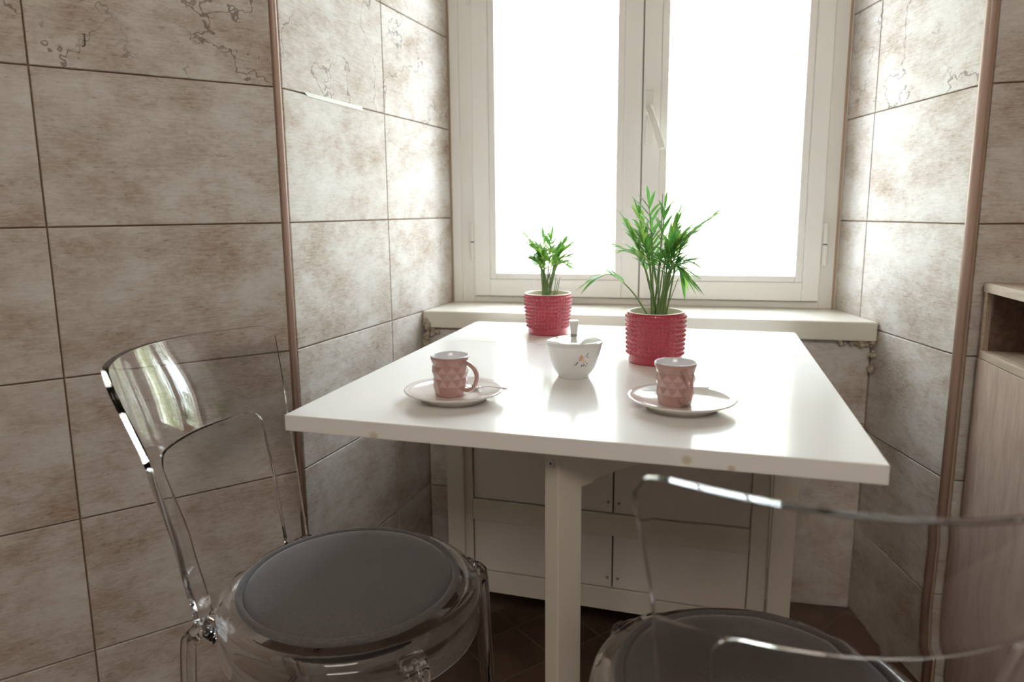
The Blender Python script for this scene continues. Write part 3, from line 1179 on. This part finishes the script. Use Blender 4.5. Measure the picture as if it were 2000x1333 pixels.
def faceted_cup(x, y, rz, label):
    t = empty('cup', (x, y, TZ + .0086), rz, label, 'cup', 'dusky pink espresso cups')
    bm = bmesh.new()
    seg = 11
    levels = [(.0240, 0), (.0246, .003), (.0276, .0165), (.0264, .0280), (.0293, .0385), (.0276, .0480), (.0303, .0575)]
    rings = []
    for i, (r, z) in enumerate(levels):
        off = .5 * (i % 2)
        if i < 2:
            off = 0
        ring = []
        for k in range(seg):
            a = 2 * PI * (k + off) / seg
            ring.append(bm.verts.new((r * math.cos(a), r * math.sin(a), z)))
        rings.append((ring, off))
    for i in range(1, len(rings) - 1):
        (A, oa), (B, ob) = rings[i], rings[i + 1]
        for k in range(seg):
            k2 = (k + 1) % seg
            if ob > oa:
                bm.faces.new((A[k], A[k2], B[k])).material_index = 1 if i in (2, 3, 4) else 0; bm.faces.new((A[k2], B[k2], B[k]))
            elif ob < oa:
                bm.faces.new((A[k], B[k2], B[k])); bm.faces.new((A[k], A[k2], B[k2])).material_index = 1 if i in (2, 3, 4) else 0
            else:
                bm.faces.new((A[k], A[k2], B[k2], B[k]))
    for k in range(seg):
        bm.faces.new((rings[0][0][k], rings[0][0][(k + 1) % seg], rings[1][0][(k + 1) % seg], rings[1][0][k]))
    bm.faces.new(rings[0][0])
    o = link('body', finish(bm, 'body'), [M['cup'], M['cup_pale']], t)
    for p in o.data.polygons:
        p.use_smooth = False
    # smooth collar joining the facets to the round rim
    lathe('collar', [(.0270, .0520), (.0302, .0575), (.0306, .0612), (.0300, .0624), (.0290, .0615), (.0285, .056)], M['cup'], t, 48)
    lathe('lining', [(.0300, .0612), (.0301, .0628), (.0294, .0634), (.0284, .0622), (.0250, .050), (.0222, .018), (.018, .0065), (0, .0045)], M['cup_in'], t, 48)
    bm = bmesh.new()
    hp_ = catmull([(.0255, 0, .0545), (.0325, 0, .0535), (.0440, 0, .0470), (.0500, 0, .0340), (.0455, 0, .0185), (.0350, 0, .0105), (.0245, 0, .0115)], 7)
    nn = len(hp_)
    bm_tube(bm, hp_, [.0062 - .0016 * math.sin(PI * i / (nn - 1)) for i in range(nn)], 12, .62, (0, 1, 0))
    link('handle', finish(bm, 'handle'), M['cup'], t)
    return t


def saucer(x, y, label):
    s = lathe('saucer', [(0, .0040), (.046, .0030), (.0485, 0), (.0510, 0), (.0525, .0045), (.066, .0105), (.0785, .0160), (.0795, .0175), (.0785, .0188),
                         (.070, .0155), (.052, .0095), (.030, .0080), (0, .0080)], M['saucer'], None, 96, (x, y, TZ))
    return tag(s, label, 'saucer', 'round espresso saucers')


SL, SR = (.2215, .1345), (.570, .1560)
saucer(*SL, 'round blush-white saucer under the cup nearer the left wall')
saucer(*SR, 'round blush-white saucer under the cup beside the large red pot')
faceted_cup(SL[0] - .0055, SL[1] - .002, R(-17), 'dusky pink faceted cup on the left saucer, handle pointing right')
faceted_cup(SR[0] - .010, SR[1] - .007, R(-66), 'dusky pink faceted cup on the right saucer, handle turned towards the viewer')


def spoon(bowl, tip, label):
    """bowl centre and handle tip in world space"""
    b, t_ = Vector(bowl), Vector(tip)
    root = empty('spoon', (b.x, b.y, b.z), 0, label, 'spoon', 'small coffee spoons')
    d = (t_ - b)
    f = Vector((d.x, d.y, 0)).normalized()
    s = Vector((-f.y, f.x, 0))
    bm = bmesh.new()
    n, mrs = 20, 6
    # bowl: shallow ellipsoid dish
    top, bot = [], []
    ctr_t, ctr_b = bm.verts.new((0, 0, -.0022)), bm.verts.new((0, 0, -.0030))
    for j in range(1, mrs + 1):
        q = j / mrs
        rt, rb = [], []
        for k in range(n):
            a = 2 * PI * k / n
            e = f * (math.cos(a) * .0150 * q) + s * (math.sin(a) * .0095 * q * (1 - .12 * math.cos(a)))
            rt.append(bm.verts.new(e + Vector((0, 0, -.0022 + .0032 * q * q))))
            rb.append(bm.verts.new(e * 1.02 + Vector((0, 0, -.0030 + .0032 * q * q))))
        top.append(rt); bot.append(rb)
    for L_, c_ in ((top, ctr_t), (bot, ctr_b)):
        for k in range(n):
            bm.faces.new((c_, L_[0][k], L_[0][(k + 1) % n]))
        for A, B in zip(L_, L_[1:]):
            for k in range(n):
                bm.faces.new((A[k], A[(k + 1) % n], B[(k + 1) % n], B[k]))
    for k in range(n):
        bm.faces.new((top[-1][k], top[-1][(k + 1) % n], bot[-1][(k + 1) % n], bot[-1][k]))
    for fc in bm.faces:
        fc.smooth = True
    link('bowl', finish(bm, 'bowl'), M['spoon'], root)
    bm = bmesh.new()
    l = d.length
    path = catmull([f * .0140 + Vector((0, 0, .0008)), f * .026 + Vector((0, 0, .004)) , d * .55 + Vector((0, 0, .002)), d * .85 + Vector((0, 0, .001)), d], 6)
    nn = len(path)
    bm_tube(bm, path, [.0024 + .0022 * max(0, i / (nn - 1) - .35) for i in range(nn)], 10, .42, s)
    link('handle', finish(bm, 'handle'), M['spoon'], root)
    return root


spoon((.243, .170, TZ + .0125), (.3085, .1235, TZ + .0240), 'small steel spoon resting on the left saucer, handle over its right rim')
spoon((.548, .2035, TZ + .0150), (.6085, .172, TZ + .0285), 'small steel spoon lying behind the right cup, short end of handle showing')

# sugar bowl
sb = empty('sugar_bowl', (.3855, .3255, TZ), R(0), 'white china sugar bowl with lid and small flower print, between the cups', 'sugar bowl')
bowl_prof = [(0, .003), (.024, .003), (.0255, 0), (.0275, 0), (.0275, .0035), (.0300, .0065), (.0365, .0155), (.0420, .0290), (.0470, .0460), (.0502, .0600), (.0503, .0612),
             (.0485, .0612), (.0450, .0460), (.0390, .0250), (.030, .0120), (0, .009)]
lathe('bowl_body', bowl_prof, M['china'], sb, 96)
lathe('lid', [(.0508, .0612), (.0512, .0622), (.0500, .0640), (.0440, .0665), (.0300, .0705), (.0150, .0730), (0, .0735), (0, .0700), (.040, .0640), (.0480, .0613)], M['china'], sb, 96)
lathe('knob_ring', [(0, .073), (.0062, .073), (.0062, .0765), (0, .0765)], M['ring'], sb, 32)
kn = [(-1, -1), (1, -1), (1, 1), (-1, 1)]
bm = bmesh.new()
rs = []
for (h, z) in ((.0048, .0762), (.0055, .079), (.0068, .090), (.0080, .1000), (.0078, .1012)):
    rs.append([bm.verts.new((a * h, b * h, z)) for a, b in kn])
for A, B in zip(rs, rs[1:]):
    for k in range(4):
        bm.faces.new((A[k], A[(k + 1) % 4], B[(k + 1) % 4], B[k]))
bm.faces.new(rs[0]); bm.faces.new(rs[-1])
k_ = link('knob', finish(bm, 'knob'), M['china'], sb)
k_.rotation_euler = (0, 0, R(9))
bevel_mod(k_, .0012, 3)


def bowl_r(z):
    pts = bowl_prof[3:11]
    for a, b in zip(pts, pts[1:]):
        if a[1] <= z <= b[1]:
            return a[0] + (b[0] - a[0]) * (z - a[1]) / max(1e-9, b[1] - a[1])
    return .045


def decal_pt(ang0, s, z, lift=.00025):
    r = bowl_r(z) + lift
    a = ang0 + s / r
    return Vector((r * math.cos(a), r * math.sin(a), z))


bm = bmesh.new()
A0 = math.atan2(-.8823 - .3255, .5471 - .3855)


def blob(s, z, a, b, rot, mi, lift=.00025):
    vs = []
    c = bm.verts.new(decal_pt(A0, s, z, lift))
    for k in range(12):
        t = 2 * PI * k / 12
        ds, dz = a * math.cos(t) * math.cos(rot) - b * math.sin(t) * math.sin(rot), a * math.cos(t) * math.sin(rot) + b * math.sin(t) * math.cos(rot)
        vs.append(bm.verts.new(decal_pt(A0, s + ds, z + dz, lift)))
    for k in range(12):
        f = bm.faces.new((c, vs[k], vs[(k + 1) % 12])); f.material_index = mi; f.smooth = True


cs, cz = .0135, .0415
for k in range(5):
    a = k * 2 * PI / 5 + .3
    blob(cs + .0032 * math.cos(a), cz + .0032 * math.sin(a), .0030, .0022, a, 0 if k % 2 else 1)
blob(cs, cz, .0016, .0016, 0, 0, .0005)
blob(cs + .0075, cz - .006, .0022, .0018, 1, 1); blob(cs + .004, cz - .008, .002, .0015, 1, 1)
for (s, z, a, b, rt) in ((cs - .0075, cz - .0085, .0030, .0014, .9), (cs - .0105, cz - .0115, .0028, .0011, .4), (cs + .0005, cz - .0135, .0028, .0013, 1.2), (cs + .0045, cz - .0130, .0030, .0013, 1.5),
                         (cs + .0095, cz + .0045, .0028, .0010, .8), (cs + .0115, cz + .0075, .0028, .0009, 1.0), (cs + .0125, cz + .0010, .0020, .0010, .2),
                         (cs + .0105, cz - .0105, .0022, .0010, -.6), (cs + .0085, cz - .015, .002, .0009, 1.4)):
    blob(s, z, a, b, rt, 2)
me = finish(bm, 'flower_print')
for q in ('petal', 'petal2', 'leafprint'):
    me.materials.append(M[q])
fp = link('flower_print', me, None, sb)
fp['label'] = 'orange flower with grey-blue leaves'


# ------------------------------------------------------------------ potted palms
def studded_pot(parent, rb, rt, h):
    NA, NZ = 42, 9
    sa, sz = 6, 5
    z0, z1 = .0150, h - .0055
    bm = bmesh.new()
    rings = []
    cols = NA * sa
    prof = [(rb - .004, 0), (rb - .001, .0008), (rb, .003), (rb + .0006, .008)]
    for i in range(NZ * sz + 1):
        t = i / (NZ * sz)
        prof.append((rb + (rt - rb) * t, z0 + (z1 - z0) * t))
    prof += [(rt, h - .003), (rt - .0002, h - .0012)]
    for (r, z) in prof:
        ring = []
        for k in range(cols):
            a = 2 * PI * k / cols
            rr = r
            if z0 < z < z1 and i:
                pz = (z - z0) / (z1 - z0) * NZ
                pa = k / sa
                fz = 1 - abs((pz % 1) - .5) * 2
                fa_ = 1 - abs((pa % 1) - .5) * 2
                rr += .0044 * max(0, min(fz, fa_) * 1.5 - .2)
            ring.append(bm.verts.new((rr * math.cos(a), rr * math.sin(a), z)))
        rings.append(ring)
    for A, B in zip(rings, rings[1:]):
        for k in range(cols):
            bm.faces.new((A[k], A[(k + 1) % cols], B[(k + 1) % cols], B[k])).smooth = True
    bm.faces.new(rings[0])
    link('pot', finish(bm, 'pot'), M['pot'], parent)
    lathe('pot_lining', [(rt - .0002, h - .0014), (rt - .0006, h), (rt - .0028, h + .0002), (rt - .0040, h - .002), (rt - .0050, h - .03), (rt - .006, h - .05)], M['pot_in'], parent, 96)['label'] = 'cream glazed rim and lining'
    sl = lathe('soil', [(0, h - .0125), (.02, h - .0115), (.035, h - .0125), (rt - .0048, h - .0135)], M['soil'], parent, 40)
    sv = [v.co for v in sl.data.vertices]
    for v in sl.data.vertices:
        v.co.z += random.uniform(-.0012, .0012)


def leaflet(bm, p, d, up, l, w, mi=0, droop=.3):
    """lance-shaped folded leaflet"""
    d = d.normalized()
    s = d.cross(up)
    if s.length < 1e-4:
        s = d.orthogonal()
    s.normalize()
    nrm = s.cross(d).normalized()
    n = 6
    Lf, C, Rg = [], [], []
    for i in range(n + 1):
        t = i / n
        wd = w * math.sin(PI * min(1, (t * .93 + .07))) ** .8 * (1 - .35 * t)
        if i == n:
            wd = 0
        c = p + d * l * t - Vector((0, 0, 1)) * droop * l * t * t * .6
        C.append(bm.verts.new(c))
        if wd > 0:
            Lf.append(bm.verts.new(c + s * wd * .5 + nrm * wd * .16)); Rg.append(bm.verts.new(c - s * wd * .5 + nrm * wd * .16))
        else:
            Lf.append(C[-1]); Rg.append(C[-1])
    for i in range(n):
        for X in (Lf, Rg):
            vs = [C[i], C[i + 1]] + ([X[i + 1]] if X[i + 1] is not C[i + 1] else []) + [X[i]]
            f = bm.faces.new(vs)
            f.material_index = mi
            f.smooth = True


def frond(parent, pts, n, l, w, start=.45, light=.3, spread=55, mats=None):
    path = catmull(pts, 10)
    N_ = len(path)
    bm = bmesh.new()
    bm_tube(bm, path, [.0019 - .0014 * (i / (N_ - 1)) for i in range(N_)], 6)
    link('stem', finish(bm, 'stem'), M['stem'], parent)
    bm = bmesh.new()
    for k in range(n):
        t = start + (1 - start) * (k + .3) / n
        i = min(N_ - 2, int(t * (N_ - 1)))
        p = path[i].lerp(path[i + 1], t * (N_ - 1) - i)
        tg = (path[i + 1] - path[i]).normalized()
        side = tg.cross(Vector((0, 0, 1)))
        if side.length < .15:
            side = Vector((random.uniform(-1, 1), random.uniform(-1, 1), 0))
        side.normalize()
        for sg in (-1, 1):
            a = R(spread * (1 - .55 * (k / n)) + random.uniform(-9, 9))
            d = tg * math.cos(a) + side * sg * math.sin(a) + Vector((0, 0, random.uniform(-.05, .25)))
            ll = l * random.uniform(.8, 1.15) * (.75 + .5 * math.sin(PI * (k + .8) / (n + .6)))
            leaflet(bm, p, d, Vector((0, 0, 1)), ll, w * random.uniform(.8, 1.2), 1 if random.random() < light else 0, random.uniform(.15, .55))
    leaflet(bm, path[-1], path[-1] - path[-3], Vector((0, 0, 1)), l * .9, w, 0, .3)
    me = finish(bm, 'frond')
    me.materials.append(M['leaf']); me.materials.append(M['leaf_b'])
    return link('frond', me, None, parent)


def plant(x, y, rb, rt, h, fronds, bare, label, l, w, light):
    t = empty('potted_palm', (x, y, TZ), 0, label, 'plant', 'potted palms in crimson pots')
    studded_pot(t, rb, rt, h)
    for (b, pts, n) in fronds:
        base = Vector((b[0], b[1], h - .0135))
        frond(t, [base] + [Vector(p) + Vector((0, 0, h)) for p in pts], n, l, w, light=light)
    for (b, tip) in bare:
        bm = bmesh.new()
        base, tp = Vector((b[0], b[1], h - .0135)), Vector(tip) + Vector((0, 0, h))
        bm_tube(bm, catmull([base, base.lerp(tp, .5) + Vector((.001, 0, 0)), tp], 5), [.0012 - .0006 * i / 10 for i in range(11)], 6)
        link('stem', finish(bm, 'stem'), M['stem'], t)
    return t


random.seed(21)
# large palm: x to the right, z up from the pot rim
F = []
tips = [  # (x, y, z) tip, mid bulge
    ((-.058, -.010, .165), (-.030, 0, .105)), ((-.040, .02, .190), (-.018, .01, .11)), ((-.018, -.015, .205), (-.010, -.005, .12)),
    ((.012, .01, .195), (.006, .005, .12)), ((.035, -.01, .175), (.020, -.005, .11)), ((.105, .0, .185), (.045, .0, .125)),
    ((.055, .02, .135), (.028, .01, .09)), ((.062, -.02, .100), (.030, -.012, .085)), ((.045, -.03, .085), (.024, -.02, .085)),
    ((-.045, .025, .110), (-.022, .015, .08)), ((-.062, -.02, .120), (-.028, -.012, .095)), ((.020, -.03, .120), (.012, -.02, .085)),
    ((.050, .015, .065), (.034, .008, .075)), ((-.012, .03, .150), (-.006, .02, .09)), ((.030, .03, .150), (.015, .02, .09)), ((.040, -.02, .135), (.02, -.01, .09)), ((-.03, -.02, .145), (-.015, -.01, .09))]
for k, (tp, md) in enumerate(tips):
    a = random.random() * 6.28
    b = (.010 * math.cos(a) + md[0] * .25 + .004, .010 * math.sin(a))
    F.append((b, [md, tp], 6))
for k in range(6):
    a = random.random() * 6.28
    tx, tz = random.uniform(-.055, .062), random.uniform(.07, .175)
    F.append(((.009 * math.cos(a) + .004, .009 * math.sin(a)), [(tx * .45, random.uniform(-.015, .015), tz * .72), (tx, random.uniform(-.045, .03), tz)], 5))
F.append(((-.012, -.004), [(-.045, -.006, .036), (-.085, -.01, .070), (-.118, -.015, .060)], 7))
plant(.5240, .4780, .0515, .0545, .1000, F, [((.002, 0), (.007, -.01, .222)), ((-.008, .004), (-.020, .01, .16)), ((.008, .003), (.026, 0, .07)), ((.012, -.004), (.040, -.01, .065))],
      'larger palm with dark glossy fronds in a crimson studded pot beside the right cup', .046, .0085, .4)
F = []
random.seed(5)
tips = [((-.030, .0, .100), (-.014, 0, .07)), ((-.012, .01, .115), (-.008, .0, .07)), ((.010, -.01, .120), (.004, -.005, .07)), ((.032, .01, .105), (.014, .005, .07)),
        ((.045, -.01, .080), (.020, -.005, .065)), ((.038, .015, .060), (.020, .008, .06)), ((-.028, -.015, .070), (-.014, -.008, .055)), ((.020, .02, .09), (.008, .01, .06)), ((.045, .0, .100), (.018, .0, .07)), ((-.02, .01, .085), (-.01, .0, .06))]
for k, (tp, md) in enumerate(tips):
    a = random.random() * 6.28
    F.append(((-.006 + .008 * math.cos(a), .008 * math.sin(a)), [Vector(md) * 1.1, Vector(tp) * 1.12], 8))
for k in range(5):
    a = random.random() * 6.28
    tx, tz = random.uniform(-.036, .048), random.uniform(.055, .12)
    F.append(((.008 * math.cos(a) - .004, .008 * math.sin(a)), [(tx * .4, random.uniform(-.01, .01), tz * .75), (tx, random.uniform(-.03, .025), tz)], 6))
F.append(((-.010, .0), [(-.022, .0, .085), (-.045, -.005, .128), (-.060, -.005, .136)], 3))
plant(.2645, .7560, .0480, .0560, .0985, F, [((.012, .0), (.020, .0, .045)), ((.018, .004), (.029, .0, .038)), ((.014, -.004), (.024, .0, .03)), ((0, .002), (-.004, .0, .135)), ((.004, .002), (.004, .0, .14))],
      'smaller pale-leaved palm in a crimson studded pot next to the window sill', .040, .0088, .8)

# ------------------------------------------------------------------ oak cabinet on the right
cb = empty('oak_cabinet', (1.345, .23, 0), 0, 'pale oak cabinet with open top shelf, against the wall at far right', 'cabinet')


def cbox(name, x0, x1, y0, y1, z0, z1, mat, bev=.0008):
    return box(name, x0 - 1.345, x1 - 1.345, y0 - .23, y1 - .23, z0, z1, mat, cb, bev)


CX = 1.1362
cbox('top_board', CX, 1.4169, -.32, 0.635, 0.8692, 0.8874, M['oak_y'])
cbox('end_panel', CX + .0015, 1.4151, 0.6214, 0.6341, .04, 0.8692, M['oak_y'])
cbox('end_panel', CX + .0015, 1.4151, -.319, -.305, .04, 0.8692, M['oak_y'])
cbox('shelf', CX, 1.4151, -.305, 0.6214, 0.7409, 0.7564, M['oak_y'])
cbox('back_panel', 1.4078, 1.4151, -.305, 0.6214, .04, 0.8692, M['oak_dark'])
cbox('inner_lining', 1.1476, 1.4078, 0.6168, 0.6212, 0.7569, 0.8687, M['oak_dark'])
cbox('door', CX, CX + .018, 0.1303, 0.6337, .045, 0.7396, M['oak'])
cbox('door', CX, CX + .018, -.319, 0.1275, .045, 0.7396, M['oak'])
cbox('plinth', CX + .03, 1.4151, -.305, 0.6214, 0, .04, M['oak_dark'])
cbox('bottom_board', CX + .019, 1.4078, -.305, 0.6214, .045, .06, M['oak_y'])

# ------------------------------------------------------------------ marks on the tiles
# black letter J printed on the upper left map tile
def on_left_wall(u, z, lift=.0003):
    return LC + OD * u + nO * lift + Vector((0, 0, z))


bm = bmesh.new()


def stroke(pts, w, base=on_left_wall):
    P = [Vector((a, b)) for a, b in pts]
    L_, R_ = [], []
    for i, p in enumerate(P):
        t = (P[min(i + 1, len(P) - 1)] - P[max(i - 1, 0)]).normalized()
        nn = Vector((-t.y, t.x)) * w / 2
        L_.append(bm.verts.new(base(*(p + nn)))); R_.append(bm.verts.new(base(*(p - nn))))
    for i in range(len(P) - 1):
        bm.faces.new((L_[i], L_[i + 1], R_[i + 1], R_[i]))


ju, jz = .3213, 1.3293
stroke([(ju, jz + .004), (ju, jz - .011), (ju + .001, jz - .0145), (ju + .005, jz - .016)], .0022)
stroke([(ju - .003, jz + .004), (ju + .003, jz + .004)], .0012)
for k in range(7):                                     # row of tiny map letters
    u0, z0 = .155 - k * .020, 1.3475 - k * .0032
    stroke([(u0, z0), (u0 + .0006, z0 - .003)], .0012)
    stroke([(u0 + .002, z0), (u0 - .001, z0 - .001)], .0008)
o = link('printed_letters', finish(bm, 'printed_letters'), M['ink'], wl)
# strip of tape over the joint in the left reveal
bm = bmesh.new()
pr = []
for (u, z) in ((.077, 1.2796), (.30, 1.2787), (.305, 1.2696), (.09, 1.2714)):
    pr.append(LC + LD * u + Vector((0, 0, z)))
a = [bm.verts.new(p + nL * .0005) for p in pr]
b = [bm.verts.new(p + nL * .0011) for p in pr]
bm.faces.new(a); bm.faces.new(b)
for k in range(4):
    bm.faces.new((a[k], a[(k + 1) % 4], b[(k + 1) % 4], b[k]))
o = link('tape_strip', finish(bm, 'tape_strip'), M['tape'])
tag(o, 'short strip of pale tape stuck over a tile joint left of the window', 'tape')
